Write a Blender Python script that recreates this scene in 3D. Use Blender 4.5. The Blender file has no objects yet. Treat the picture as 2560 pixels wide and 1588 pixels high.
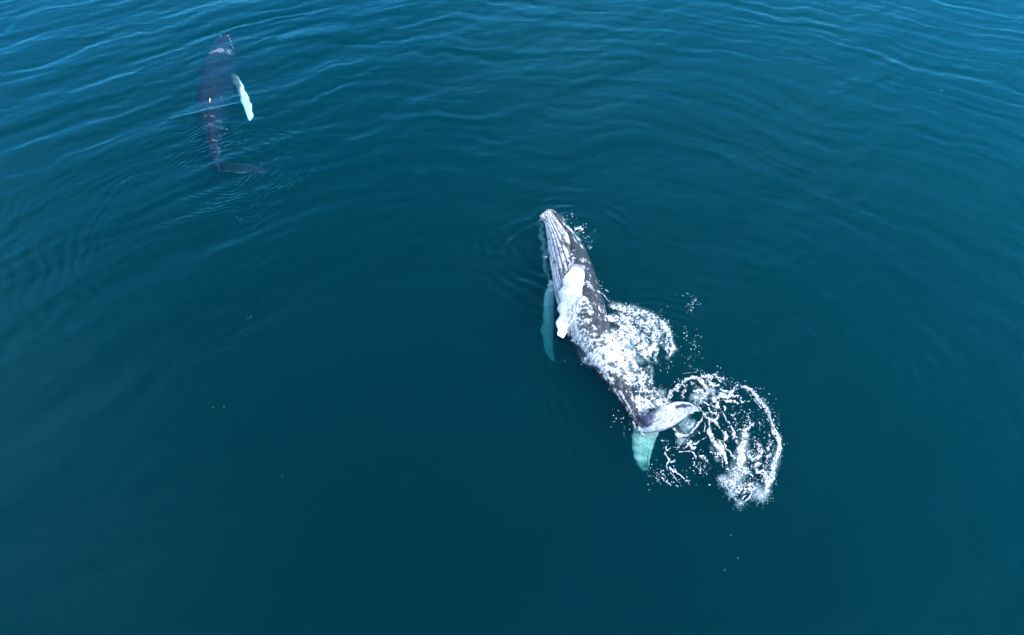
import bpy, math
import numpy as np
from mathutils import Vector

# ------------------------------------------------------------------ camera, sky, sun, exposure
scene = bpy.context.scene
COL = scene.collection
H = 20.0
PITCH = math.radians(50)
HFOV = math.radians(73)
cam_data = bpy.data.cameras.new('camera')
cam_data.sensor_fit = 'HORIZONTAL'
cam_data.angle = HFOV
cam_data.clip_start = 0.1
cam_data.clip_end = 20000
cam = bpy.data.objects.new('camera', cam_data)
COL.objects.link(cam)
cam.location = (0, 0, H)
cam.rotation_euler = (math.pi / 2 - PITCH, 0, 0)
scene.camera = cam

SUN_EL = math.radians(48)
SUN_AZ = math.radians(112)          # clockwise from the viewing direction (+Y)
world = bpy.data.worlds.new('World')
scene.world = world
world.use_nodes = True
wn = world.node_tree
wn.nodes.clear()
sky = wn.nodes.new('ShaderNodeTexSky')
sky.sky_type = 'NISHITA'
sky.sun_disc = False
sky.sun_elevation = SUN_EL
sky.sun_rotation = SUN_AZ
sky.air_density = 1.4
sky.dust_density = 0.2
sky.ozone_density = 10.0
bg = wn.nodes.new('ShaderNodeBackground')
bg.inputs['Strength'].default_value = 0.15
wo = wn.nodes.new('ShaderNodeOutputWorld')
# thin broken cloud over the whole sky
tc = wn.nodes.new('ShaderNodeTexCoord')
sx = wn.nodes.new('ShaderNodeSeparateXYZ'); wn.links.new(tc.outputs['Generated'], sx.inputs[0])


def wmath(op, a, b=None):
    x = wn.nodes.new('ShaderNodeMath'); x.operation = op
    for i, v in enumerate((a, b)):
        if v is None: continue
        if isinstance(v, bpy.types.NodeSocket): wn.links.new(v, x.inputs[i])
        else: x.inputs[i].default_value = v
    return x.outputs[0]


zz_ = wmath('ADD', wmath('MAXIMUM', sx.outputs[2], 0.0), .12)
cv = wn.nodes.new('ShaderNodeCombineXYZ')
wn.links.new(wmath('DIVIDE', sx.outputs[0], zz_), cv.inputs[0]); wn.links.new(wmath('DIVIDE', sx.outputs[1], zz_), cv.inputs[1])
cn = wn.nodes.new('ShaderNodeTexNoise'); wn.links.new(cv.outputs[0], cn.inputs['Vector'])
cn.inputs['Scale'].default_value = .9; cn.inputs['Detail'].default_value = 5; cn.inputs['Roughness'].default_value = .5
cr = wn.nodes.new('ShaderNodeMapRange'); cr.interpolation_type = 'SMOOTHSTEP'
wn.links.new(cn.outputs['Fac'], cr.inputs[0])
for i_, v_ in enumerate((.45, .70, 0.0, .72)): cr.inputs[i_ + 1].default_value = v_
cm = wn.nodes.new('ShaderNodeMix'); cm.data_type = 'RGBA'
wn.links.new(cr.outputs[0], cm.inputs[0]); wn.links.new(sky.outputs[0], cm.inputs[6])
cm.inputs[7].default_value = (7.5, 8.0, 9.5, 1)
wn.links.new(cm.outputs[2], bg.inputs[0])
wn.links.new(bg.outputs[0], wo.inputs[0])

sd = bpy.data.lights.new('sun', 'SUN')
sd.energy = 2.5
sd.angle = math.radians(0.5)
sd.color = (1.0, 0.98, 0.94)
sun = bpy.data.objects.new('sun', sd)
COL.objects.link(sun)
sun_dir = Vector((math.sin(SUN_AZ) * math.cos(SUN_EL), math.cos(SUN_AZ) * math.cos(SUN_EL), math.sin(SUN_EL)))
sun.rotation_euler = sun_dir.to_track_quat('Z', 'Y').to_euler()
sun.location = (30, 0, 40)

scene.view_settings.view_transform = 'Standard'
scene.view_settings.look = 'None'
scene.view_settings.gamma = 1.0
scene.view_settings.use_curve_mapping = False
scene.view_settings.exposure = 1.3
cy = scene.cycles
cy.max_bounces = 10
cy.diffuse_bounces = 3
cy.glossy_bounces = 3
cy.transparent_max_bounces = 16
cy.volume_bounces = 4
cy.use_denoising = True
cy.denoiser = 'OPENIMAGEDENOISE'
cy.denoising_input_passes = 'RGB'

# ------------------------------------------------------------------ helpers
FPX = 1280 / math.tan(HFOV / 2)
CP, SP = math.cos(PITCH), math.sin(PITCH)


def ray(px, py):
    a = (px - 1280) / FPX
    b = -(py - 794) / FPX
    return np.array([a, CP + b * SP, -SP + b * CP])


def at(px, py, z=0.0):
    d = ray(px, py)
    t = (z - H) / d[2]
    return np.array([0, 0, H]) + d * t


def pix(x, y, z):
    dz = z - H
    depth = y * CP - dz * SP
    up = y * SP + dz * CP
    return 1280 + FPX * x / depth, 794 - FPX * up / depth


def hash2(ix, iy, seed):
    n = (ix.astype(np.int64) * 374761393 + iy.astype(np.int64) * 668265263 + seed * 974634777) & 0x7fffffff
    n = ((n ^ (n >> 13)) * 1274126177) & 0x7fffffff
    n = (n ^ (n >> 16)) & 0xffff
    return n / 65535.0


def vnoise(x, y, seed=0):
    x = np.asarray(x, float)
    y = np.asarray(y, float)
    ix = np.floor(x); iy = np.floor(y)
    fx = x - ix; fy = y - iy
    ux = fx * fx * fx * (fx * (fx * 6 - 15) + 10); uy = fy * fy * fy * (fy * (fy * 6 - 15) + 10)
    a = hash2(ix, iy, seed); b = hash2(ix + 1, iy, seed)
    c = hash2(ix, iy + 1, seed); d = hash2(ix + 1, iy + 1, seed)
    return (a * (1 - ux) + b * ux) * (1 - uy) + (c * (1 - ux) + d * ux) * uy


def fbm(x, y, seed=0, octv=4, gain=.5):
    s = 0; amp = 1; tot = 0
    for k in range(octv):
        f = 2.03 ** k
        ca, sa = math.cos(k * 1.1), math.sin(k * 1.1)
        s = s + amp * vnoise((x * ca - y * sa) * f + 17.3 * k, (x * sa + y * ca) * f - 9.1 * k, seed + k)
        tot += amp
        amp *= gain
    return s / tot


def sstep(a, b, x):
    t = np.clip((np.asarray(x, float) - a) / (b - a), 0, 1)
    return t * t * (3 - 2 * t)


def mesh_obj(name, verts, quads, mat, smooth=True, colors=None, parent=None, tris=None):
    me = bpy.data.meshes.new(name)
    verts = np.asarray(verts, np.float32)
    quads = np.asarray(quads, np.int32).reshape(-1, 4) if quads is not None and len(quads) else np.zeros((0, 4), np.int32)
    tris = np.asarray(tris, np.int32).reshape(-1, 3) if tris is not None and len(tris) else np.zeros((0, 3), np.int32)
    nv, nq, nt = len(verts), len(quads), len(tris)
    me.vertices.add(nv)
    me.vertices.foreach_set('co', verts.ravel())
    me.loops.add(nq * 4 + nt * 3)
    me.loops.foreach_set('vertex_index', np.concatenate([quads.ravel(), tris.ravel()]).astype(np.int32))
    me.polygons.add(nq + nt)
    ls = np.concatenate([np.arange(nq) * 4, nq * 4 + np.arange(nt) * 3]).astype(np.int32)
    lt = np.concatenate([np.full(nq, 4), np.full(nt, 3)]).astype(np.int32)
    me.polygons.foreach_set('loop_start', ls)
    me.polygons.foreach_set('loop_total', lt)
    me.update(calc_edges=True)
    if smooth:
        me.polygons.foreach_set('use_smooth', np.ones(nq + nt, bool))
    if colors is not None:
        ca = me.color_attributes.new('skin', 'FLOAT_COLOR', 'POINT')
        c4 = np.ones((nv, 4), np.float32)
        c4[:, :3] = colors
        ca.data.foreach_set('color', c4.ravel())
    me.materials.append(mat)
    o = bpy.data.objects.new(name, me)
    COL.objects.link(o)
    if parent is not None:
        o.parent = parent
    return o


def tag(o, label=None, cat=None, group=None, kind=None):
    if label: o['label'] = label
    if cat: o['category'] = cat
    if group: o['group'] = group
    if kind: o['kind'] = kind
    return o


def new_mat(name):
    m = bpy.data.materials.new(name)
    m.use_nodes = True
    m.node_tree.nodes.clear()
    return m, m.node_tree


class NT:
    """tiny node builder"""
    def __init__(s, nt): s.nt = nt
    def n(s, t, **k):
        x = s.nt.nodes.new(t)
        for a, b in k.items(): setattr(x, a, b)
        return x
    def put(s, sock, v):
        if hasattr(v, 'is_linked') or isinstance(v, bpy.types.NodeSocket): s.nt.links.new(v, sock)
        else: sock.default_value = v
    def m(s, op, a, b=None, c=None, clamp=False):
        x = s.n('ShaderNodeMath', operation=op)
        x.use_clamp = clamp
        for i, v in enumerate((a, b, c)):
            if v is not None: s.put(x.inputs[i], v)
        return x.outputs[0]
    def vm(s, op, a, b=None):
        x = s.n('ShaderNodeVectorMath', operation=op)
        s.put(x.inputs[0], a)
        if b is not None: s.put(x.inputs[1], b)
        return x.outputs['Value'] if op in ('DOT_PRODUCT', 'LENGTH', 'DISTANCE') else x.outputs[0]
    def noise(s, vec, scale, detail=3, rough=.5, dist=0):
        x = s.n('ShaderNodeTexNoise')
        s.put(x.inputs['Vector'], vec)
        x.inputs['Scale'].default_value = scale
        x.inputs['Detail'].default_value = detail
        x.inputs['Roughness'].default_value = rough
        x.inputs['Distortion'].default_value = dist
        return x.outputs['Fac']
    def ramp(s, v, a, b, lo=0.0, hi=1.0):
        x = s.n('ShaderNodeMapRange', interpolation_type='SMOOTHSTEP')
        s.put(x.inputs[0], v)
        for i, q in enumerate((a, b, lo, hi)): x.inputs[i + 1].default_value = q
        return x.outputs[0]


# ------------------------------------------------------------------ the sea: heights
rng = np.random.RandomState(7)
WAVES = []
for k in range(16):       # long-crested arcs travelling outwards from the whales
    lam = [4.2, 3.1, 2.6, 2.2, 1.9, 1.7, 1.5, 1.32, 1.16, 1.02, .9, .8, 2.0, 2.8, 1.4, .7][k]
    WAVES.append(('r', rng.uniform(-3, 3), rng.uniform(0, 9), lam, 0.0060 * lam / 2.5 * (0.7 + .6 * rng.rand()), rng.uniform(0, 6.28), k))
for k in range(6):
    lam = [5.5, 3.4, 2.1, 1.4, 1.1, .8][k]
    th = math.radians(118 + rng.uniform(-16, 16))
    WAVES.append(('d', math.cos(th), math.sin(th), lam, 0.0078 * lam / 2.2, rng.uniform(0, 6.28), 40 + k))
RIDGE = [at(425, 299), at(462, 292), at(500, 284), at(545, 273), at(590, 264), at(640, 261)]


def seg_dist(x, y, a, b):
    vx, vy = b[0] - a[0], b[1] - a[1]
    L = vx * vx + vy * vy + 1e-9
    t = np.clip(((x - a[0]) * vx + (y - a[1]) * vy) / L, 0, 1)
    return np.hypot(x - a[0] - t * vx, y - a[1] - t * vy), t


def sea_h(x, y):
    x = np.asarray(x, float); y = np.asarray(y, float)
    wx = (fbm(x * .14, y * .14, 5, 4, .55) - .5) * 7.0
    wy = (fbm(x * .14 + 40, y * .14, 6, 4, .55) - .5) * 7.0
    h = np.zeros(np.broadcast(x, y).shape)
    far = np.exp(-np.maximum(np.hypot(x, y - 20) - 60, 0) / 60)
    for (kind, a, b, lam, amp, ph, sd_) in WAVES:
        k = 2 * math.pi / lam
        if kind == 'r':
            r = np.hypot(x - a, y - b)
            env = sstep(5, 17, r) * (.35 + .65 * sstep(8, 30, y)) * (.65 if lam > 2.4 else 1.0)
            p = (r + .55 * wx + .25 * wy) * k
        else:
            env = .8
            p = ((x + .4 * wx) * a + (y + .4 * wy) * b) * k
        if kind == 'r':
            mu, mv = np.arctan2(x - a, y - b) * 24, r
        else:
            mu, mv = -x * b + y * a, x * a + y * b
        mod = .15 + 1.7 * sstep(.35, .7, fbm(mu / (lam * 1.5 + .8) + sd_ * 3.1, mv / (lam * 1.3), sd_ + 60, 2))
        s = np.sin(p + ph)
        h = h + amp * env * mod * s * far
    # crest lying over the back of the submerged whale
    d = np.full(h.shape, 9.0)
    for i in range(len(RIDGE) - 1):
        dd, t = seg_dist(x, y, RIDGE[i], RIDGE[i + 1])
        tt = (i + t) / (len(RIDGE) - 1)
        dd = dd / (.12 + np.sin(np.pi * np.clip(tt, 0.02, .98)))
        d = np.minimum(d, dd)
    h = h + .060 * np.exp(-(d / .16) ** 2)
    return h


def axis_pts(lo, hi, step, far):
    n = int(round((hi - lo) / step)) + 1
    mid = np.linspace(lo, hi, n)
    ext = []
    d = step; v = 0
    while v < far:
        d *= 1.22; v += d
        ext.append(v)
    ext = np.array(ext)
    return np.concatenate([(lo - ext)[::-1], mid, hi + ext])


DEPTH = -45.0


def build_sea(mat):
    xs = axis_pts(-34, 34, .085, 4000)
    ys = axis_pts(2.5, 46, .085, 4000)
    nx, ny = len(xs), len(ys)
    X, Y = np.meshgrid(xs, ys)
    Z = sea_h(X, Y)
    v = np.stack([X, Y, Z], -1).reshape(-1, 3)
    idx = np.arange(nx * ny).reshape(ny, nx)
    q = np.stack([idx[:-1, :-1], idx[:-1, 1:], idx[1:, 1:], idx[1:, :-1]], -1).reshape(-1, 4)
    per = np.concatenate([idx[0, :], idx[1:, -1], idx[-1, -2::-1], idx[-2:0:-1, 0]])
    n0 = len(v)
    low = v[per].copy(); low[:, 2] = DEPTH
    c = np.array([[0, 20, DEPTH]])
    v = np.concatenate([v, low, c])
    m = len(per)
    i = np.arange(m); j = (i + 1) % m
    side = np.stack([per[i], n0 + i, n0 + j, per[j]], -1)
    q = np.concatenate([q, side])
    tri = np.stack([np.full(m, n0 + m), n0 + j, n0 + i], -1)
    o = mesh_obj('sea', v, q, mat, tris=tri)
    tag(o, kind='structure')
    return o


# ------------------------------------------------------------------ materials
def sea_material():
    m, nt = new_mat('sea_water')
    b = NT(nt)
    geo = b.n('ShaderNodeNewGeometry')
    P = geo.outputs['Position']
    sep = b.n('ShaderNodeSeparateXYZ'); nt.links.new(P, sep.inputs[0])
    flat = b.n('ShaderNodeCombineXYZ')
    nt.links.new(sep.outputs[0], flat.inputs[0]); nt.links.new(sep.outputs[1], flat.inputs[1])
    F = flat.outputs[0]
    h = None
    # fine ring ripples: centre px, k, height, inner, outer, angular noise
    for (cx, cy_, lam, amp, r0, r1, r2, sc) in (
            (560, 425, .34, .0016, .4, 1.6, 6.5, .55),
            (560, 425, .23, .0009, .2, 1.0, 5.0, .8),
            (480, 560, .55, .0010, 2.0, 5.0, 12.0, .35),
            (1400, 620, .62, .0055, 1.0, 2.0, 4.6, .35),
            (1640, 960, .50, .0018, 2.0, 3.5, 7.0, .3),
            (1640, 960, .75, .0012, 5.0, 8.0, 16.0, .25)):
        c = at(cx, cy_)
        dist = b.vm('DISTANCE', F, (float(c[0]), float(c[1]), 0))
        nz = b.noise(F, sc, 2, .5)
        warp = b.m('MULTIPLY', b.m('SUBTRACT', nz, .5), 2.2)
        s = b.m('SINE', b.m('MULTIPLY', b.m('ADD', dist, warp), 2 * math.pi / lam))
        env = b.m('MULTIPLY', b.ramp(dist, r0, r1), b.ramp(dist, r1, r2, 1, 0))
        patch = b.ramp(b.noise(b.vm('ADD', F, (cx * .1, lam * 31, 0)), sc * .9, 1), .40, .56)
        v = b.m('MULTIPLY', b.m('MULTIPLY', s, env), b.m('MULTIPLY', patch, amp))
        h = v if h is None else b.m('ADD', h, v)
    # wind texture: faint small ripples
    mp = b.n('ShaderNodeMapping'); nt.links.new(F, mp.inputs[0])
    mp.inputs['Rotation'].default_value = (0, 0, math.radians(-25)); mp.inputs['Scale'].default_value = (.45, 1.3, 1)
    n1 = b.noise(mp.outputs[0], 2.2, 3, .5, .3)
    h = b.m('ADD', h, b.m('MULTIPLY', b.m('SUBTRACT', n1, .5), .0045))
    n3 = b.noise(mp.outputs[0], 8.0, 3, .55, .2)
    h = b.m('ADD', h, b.m('MULTIPLY', b.m('SUBTRACT', n3, .5), .0020))
    bump = b.n('ShaderNodeBump')
    bump.inputs['Strength'].default_value = 1.0
    bump.inputs['Distance'].default_value = 5.0
    nt.links.new(h, bump.inputs['Height'])
    N = bump.outputs[0]
    c = b.m('ABSOLUTE', b.vm('DOT_PRODUCT', N, geo.outputs['Incoming']))
    fr = b.m('ADD', b.m('MULTIPLY', b.m('POWER', b.m('SUBTRACT', 1.0, c, clamp=True), 5.0), .98), .02)
    gl = b.n('ShaderNodeBsdfGlossy')
    gl.inputs['Roughness'].default_value = .19
    gl.inputs['Color'].default_value = (.14, .70, 1, 1)
    nt.links.new(N, gl.inputs['Normal'])
    tr = b.n('ShaderNodeBsdfTransparent')
    mix = b.n('ShaderNodeMixShader')
    nt.links.new(fr, mix.inputs[0]); nt.links.new(tr.outputs[0], mix.inputs[1]); nt.links.new(gl.outputs[0], mix.inputs[2])
    out = b.n('ShaderNodeOutputMaterial')
    nt.links.new(mix.outputs[0], out.inputs['Surface'])
    sc = b.n('ShaderNodeVolumeScatter')
    sc.inputs['Color'].default_value = (.003, .176, .218, 1)
    sc.inputs['Anisotropy'].default_value = .65
    sc.inputs['Density'].default_value = WATER_D
    ab = b.n('ShaderNodeVolumeAbsorption')
    ab.inputs['Color'].default_value = (.22, .76, .73, 1)
    ab.inputs['Density'].default_value = WATER_D * 1.4
    ad = b.n('ShaderNodeAddShader')
    nt.links.new(sc.outputs[0], ad.inputs[0]); nt.links.new(ab.outputs[0], ad.inputs[1])
    nt.links.new(ad.outputs[0], out.inputs['Volume'])
    return m


WATER_D = 1.0


def skin_material(name='whale_skin', rlo=.14, rhi=.34, spec=.5, vlo=.72, vhi=1.2):
    m, nt = new_mat(name)
    b = NT(nt)
    col = b.n('ShaderNodeVertexColor'); col.layer_name = 'skin'
    geo = b.n('ShaderNodeNewGeometry'); P = geo.outputs['Position']
    n1 = b.noise(P, 5, 5, .65)
    n2 = b.noise(P, 38, 3, .6)
    f = b.m('MULTIPLY', b.ramp(n1, .3, .7, vlo, vhi), b.ramp(n2, .3, .7, .8, 1.15))
    sc_ = b.n('ShaderNodeVectorMath', operation='SCALE')
    nt.links.new(col.outputs[0], sc_.inputs[0]); nt.links.new(f, sc_.inputs['Scale'])
    bs = b.n('ShaderNodeBsdfPrincipled')
    nt.links.new(sc_.outputs[0], bs.inputs['Base Color'])
    nt.links.new(b.ramp(n1, .35, .65, rlo, rhi), bs.inputs['Roughness'])
    bs.inputs['Specular IOR Level'].default_value = spec
    bu = b.n('ShaderNodeBump')
    bu.inputs['Strength'].default_value = .8
    bu.inputs['Distance'].default_value = .05
    hh = b.m('ADD', b.m('MULTIPLY', n1, 1.2), b.m('MULTIPLY', b.noise(P, 16, 3, .6), .5))
    nt.links.new(hh, bu.inputs['Height'])
    nt.links.new(bu.outputs[0], bs.inputs['Normal'])
    out = b.n('ShaderNodeOutputMaterial')
    nt.links.new(bs.outputs[0], out.inputs[0])
    return m


def foam_material():
    m, nt = new_mat('sea_foam')
    b = NT(nt)
    geo = b.n('ShaderNodeNewGeometry'); P = geo.outputs['Position']
    n2 = b.noise(P, 15, 5, .65)
    mixc = b.n('ShaderNodeMix', data_type='RGBA')
    nt.links.new(b.ramp(n2, .3, .65), mixc.inputs[0])
    mixc.inputs[6].default_value = (.38, .42, .45, 1)
    mixc.inputs[7].default_value = (.68, .68, .68, 1)
    bs = b.n('ShaderNodeBsdfPrincipled')
    nt.links.new(mixc.outputs[2], bs.inputs['Base Color'])
    bs.inputs['Roughness'].default_value = .55
    bu = b.n('ShaderNodeBump')
    bu.inputs['Strength'].default_value = .8
    bu.inputs['Distance'].default_value = .05
    nt.links.new(b.noise(P, 24, 4, .75), bu.inputs['Height'])
    nt.links.new(bu.outputs[0], bs.inputs['Normal'])
    col = b.n('ShaderNodeVertexColor'); col.layer_name = 'skin'
    sp = b.n('ShaderNodeSeparateColor'); nt.links.new(col.outputs[0], sp.inputs[0])
    thick = b.m('ADD', sp.outputs[0], b.m('MULTIPLY', b.m('SUBTRACT', n2, .5), .35))
    tr = b.n('ShaderNodeBsdfTransparent')
    mix = b.n('ShaderNodeMixShader')
    nt.links.new(b.ramp(thick, -.04, .26, .12, 1.0), mix.inputs[0])
    nt.links.new(tr.outputs[0], mix.inputs[1]); nt.links.new(bs.outputs[0], mix.inputs[2])
    out = b.n('ShaderNodeOutputMaterial')
    nt.links.new(mix.outputs[0], out.inputs[0])
    return m


def plain_material(name, rgb, rough=.4):
    m, nt = new_mat(name)
    b = NT(nt)
    geo = b.n('ShaderNodeNewGeometry')
    n = b.noise(geo.outputs['Position'], 30, 3)
    mixc = b.n('ShaderNodeMix', data_type='RGBA')
    nt.links.new(n, mixc.inputs[0])
    mixc.inputs[6].default_value = tuple(c * .7 for c in rgb) + (1,)
    mixc.inputs[7].default_value = tuple(min(1, c * 1.2) for c in rgb) + (1,)
    bs = b.n('ShaderNodeBsdfPrincipled')
    nt.links.new(mixc.outputs[2], bs.inputs['Base Color'])
    bs.inputs['Roughness'].default_value = rough
    out = b.n('ShaderNodeOutputMaterial')
    nt.links.new(bs.outputs[0], out.inputs[0])
    return m


M_SEA = sea_material()
M_SKIN = skin_material()
M_SKIN_WET = skin_material('whale_skin_under_water', .5, .7, .04, .85, 1.1)
M_FOAM = foam_material()
def milk_material():
    m, nt = new_mat('aerated_water')
    b = NT(nt)
    geo = b.n('ShaderNodeNewGeometry'); P = geo.outputs['Position']
    col = b.n('ShaderNodeVertexColor'); col.layer_name = 'skin'
    sp = b.n('ShaderNodeSeparateColor'); nt.links.new(col.outputs[0], sp.inputs[0])
    n = b.noise(P, 7, 5, .6, .4)
    a = b.m('MULTIPLY', sp.outputs[0], b.ramp(n, .30, .68, .25, 1.0), clamp=True)
    df = b.n('ShaderNodeBsdfDiffuse'); df.inputs['Color'].default_value = (.50, .66, .68, 1)
    tr = b.n('ShaderNodeBsdfTransparent')
    mix = b.n('ShaderNodeMixShader')
    nt.links.new(a, mix.inputs[0]); nt.links.new(tr.outputs[0], mix.inputs[1]); nt.links.new(df.outputs[0], mix.inputs[2])
    out = b.n('ShaderNodeOutputMaterial'); nt.links.new(mix.outputs[0], out.inputs[0])
    return m


M_MILK = milk_material()
M_DROP = plain_material('water_droplets', (.80, .86, .90), .3)
M_EYE = plain_material('whale_eye', (.01, .009, .008), .08)
M_BARN = plain_material('barnacle', (.62, .58, .52), .8)

sea = build_sea(M_SEA)

# ------------------------------------------------------------------ whales
DARK = np.array([.020, .022, .027])
DARK2 = np.array([.030, .031, .033])
WHITE = np.array([.62, .61, .585])


def interp_rows(rows, n, cols):
    rows = np.array(rows, float)
    s = rows[:, 0]
    t = np.linspace(0, 1, n)
    out = []
    # smooth (Catmull-Rom / cubic hermite) interpolation of each column
    for c in cols:
        y = rows[:, c]
        d = np.gradient(y, s)
        k = np.clip(np.searchsorted(s, t) - 1, 0, len(s) - 2)
        hh = s[k + 1] - s[k]
        u = (t - s[k]) / hh
        h00 = 2 * u**3 - 3 * u**2 + 1; h10 = u**3 - 2 * u**2 + u
        h01 = -2 * u**3 + 3 * u**2; h11 = u**3 - u**2
        out.append(h00 * y[k] + h10 * hh * d[k] + h01 * y[k + 1] + h11 * hh * d[k + 1])
    return t, out


def body_tube(rows, roll, n, m, shape):
    """rows: s, centre x y z, lateral radius, dorsoventral radius. roll(s): angle of the belly direction above the
    horizontal that points to the whale's own port side or down. shape(s, phi) -> (radial factor, colour)."""
    t, (cx, cy_, cz, rl, rd) = interp_rows(rows, n, (1, 2, 3, 4, 5))
    C = np.stack([cx, cy_, cz], -1)
    T = np.gradient(C, axis=0)
    T /= np.linalg.norm(T, axis=1)[:, None]
    up = np.array([0, 0, 1.0])
    side = np.cross(T, up); side /= np.linalg.norm(side, axis=1)[:, None]
    upp = np.cross(side, T)
    ang = roll(t)[:, None]
    B = side * np.cos(ang) + upp * np.sin(ang)       # belly direction
    U = np.cross(B, T)                               # lateral direction
    ph = np.linspace(-np.pi, np.pi, m, endpoint=False)
    S, PHI = np.meshgrid(t, ph, indexing='ij')
    k, colr = shape(S, PHI)
    rl = np.maximum(rl, .01); rd = np.maximum(rd, .01)
    V = (C[:, None, :] + B[:, None, :] * (np.cos(PHI) * k * rd[:, None])[..., None]
         + U[:, None, :] * (np.sin(PHI) * k * rl[:, None])[..., None])
    idx = np.arange(n * m).reshape(n, m)
    nxt = np.roll(idx, -1, 1)
    q = np.stack([idx[:-1], nxt[:-1], nxt[1:], idx[1:]], -1).reshape(-1, 4)
    v = V.reshape(-1, 3)
    cc = colr.reshape(-1, 3)
    # caps
    v = np.concatenate([v, C[:1], C[-1:]])
    cc = np.concatenate([cc, cc[:1], cc[-1:]])
    tri = [(n * m, int(idx[0, (j + 1) % m]), int(idx[0, j])) for j in range(m)] + \
          [(n * m + 1, int(idx[-1, j]), int(idx[-1, (j + 1) % m])) for j in range(m)]
    frame = dict(t=t, C=C, T=T, B=B, U=U, rl=rl, rd=rd)
    return v, q, np.array(tri), cc, frame


def blade(stations, n, m, colour, knob=0.0, seed=0, camber=0.0):
    """a fin: stations = (leading point, trailing point, thickness); a lens-shaped section lofted along them."""
    L = np.array([s[0] for s in stations]); Tr = np.array([s[1] for s in stations]); th = np.array([s[2] for s in stations])
    rows = np.concatenate([np.linspace(0, 1, len(stations))[:, None], L, Tr, th[:, None]], 1)
    t, c = interp_rows(rows, n, range(1, 8))
    L = np.stack(c[:3], -1); Tr = np.stack(c[3:6], -1); th = np.maximum(c[6], .006)
    span = np.gradient((L + Tr) / 2, axis=0)
    chord = Tr - L
    nrm = np.cross(span, chord); nrm /= np.linalg.norm(nrm, axis=1)[:, None] + 1e-9
    if knob:
        kn = (np.sin(t * 2 * np.pi * 5.2 + seed) * .5 + (vnoise(t * 17, t * 0 + 3.3, seed) - .5) * 1.3) * knob
        L = L - chord / (np.linalg.norm(chord, axis=1)[:, None] + 1e-9) * kn[:, None]
        Tr = Tr + chord / (np.linalg.norm(chord, axis=1)[:, None] + 1e-9) * ((vnoise(t * 23, t * 0 + 8.3, seed + 3) - .5) * knob * .7)[:, None]
    a = np.linspace(0, 2 * np.pi, m, endpoint=False)
    u = (1 - np.cos(a)) / 2
    prof = np.sign(np.sin(a)) * (np.sqrt(u) * (1 - u)) * 1.3
    V = (L[:, None] * (1 - u)[None, :, None] + Tr[:, None] * u[None, :, None]
         + nrm[:, None] * (prof[None, :] * th[:, None] + camber * (u * (1 - u))[None, :])[..., None])
    idx = np.arange(n * m).reshape(n, m); nxt = np.roll(idx, -1, 1)
    q = np.stack([idx[:-1], nxt[:-1], nxt[1:], idx[1:]], -1).reshape(-1, 4)
    TT, UU = np.meshgrid(t, u, indexing='ij')
    SS = np.broadcast_to(np.sign(np.sin(a))[None, :], TT.shape)
    cc = colour(TT, UU, SS).reshape(-1, 3)
    v = V.reshape(-1, 3)
    v = np.concatenate([v, ((L[:1] + Tr[:1]) / 2), ((L[-1:] + Tr[-1:]) / 2)])
    cc = np.concatenate([cc, cc[:1], cc[-1:]])
    tri = [(n * m, int(idx[0, (j + 1) % m]), int(idx[0, j])) for j in range(m)] + \
          [(n * m + 1, int(idx[-1, j]), int(idx[-1, (j + 1) % m])) for j in range(m)]
    return v, q, np.array(tri), cc


def merge(parts):
    V, Q, T, C = [], [], [], []
    off = 0
    for v, q, t, c in parts:
        V.append(v); Q.append(q + off); T.append(t + off); C.append(c)
        off += len(v)
    return np.concatenate(V), np.concatenate(Q), np.concatenate(T), np.concatenate(C)


def mixc(a, b, f):
    f = np.asarray(f)[..., None]
    return a * (1 - f) + b * f


def blob(verts_n, c, r, seed, squash=.6):
    """small knobbly dome used for tubercles and barnacles"""
    a = np.linspace(0, 2 * np.pi, 10, endpoint=False)
    rings = [(0, 1.0), (.5, .86), (.85, .5), (1.0, .12)]
    v = []
    nrm = np.array(verts_n) / np.linalg.norm(verts_n)
    t1 = np.cross(nrm, [.3, .9, .2]); t1 /= np.linalg.norm(t1)
    t2 = np.cross(nrm, t1)
    rr = np.random.RandomState(seed)
    for hgt, rad in rings:
        for k in a:
            j = 1 + .25 * rr.rand()
            v.append(c + nrm * (hgt * r * squash - .25 * r) + (t1 * math.cos(k) + t2 * math.sin(k)) * rad * r * j)
    v.append(c + nrm * r * squash)
    q = []
    for i in range(3):
        for k in range(10):
            q.append((i * 10 + k, i * 10 + (k + 1) % 10, (i + 1) * 10 + (k + 1) % 10, (i + 1) * 10 + k))
    tri = [(30 + k, 30 + (k + 1) % 10, 40) for k in range(10)]
    return np.array(v), np.array(q), np.array(tri)


# ---- the breaching whale rolled on its side, right of the centre
W1 = [  # s, px, py, width px, z, dorsoventral factor
    (0.00, 1366, 531, 6, .28),
    (.012, 1368, 535, 26, .27),
    (.045, 1378, 551, 35, .22),
    (.09, 1389, 575, 49, .14),
    (.15, 1404, 606, 71, .05),
    (.22, 1421, 645, 94, .0),
    (.29, 1433, 684, 104, -.02),
    (.36, 1442, 724, 110, -.04),
    (.44, 1454, 766, 113, -.05),
    (.52, 1468, 812, 110, -.08),
    (.60, 1487, 858, 98, -.10),
    (.68, 1510, 902, 80, -.10),
    (.76, 1535, 944, 60, -.08),
    (.84, 1560, 984, 44, -.05),
    (.91, 1579, 1020, 33, -.02),
    (.96, 1592, 1046, 27, -.02),
    (1.0, 1602, 1064, 20, -.05)]
rows1 = []
for s, px, py, w, z in W1:
    c = at(px, py, z)
    depth = np.dot(c - np.array([0, 0, H]), [0, CP, -SP])
    r = w / 2 * depth / FPX
    rows1.append((s, c[0], c[1], c[2], r * 1.0, r * 1.02))


def crease_phi(s):
    return np.interp(s, [0, .05, .10, .16, .20, .24, .26], np.radians([88, 92, 92, 84, 74, 62, 56]))


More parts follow.
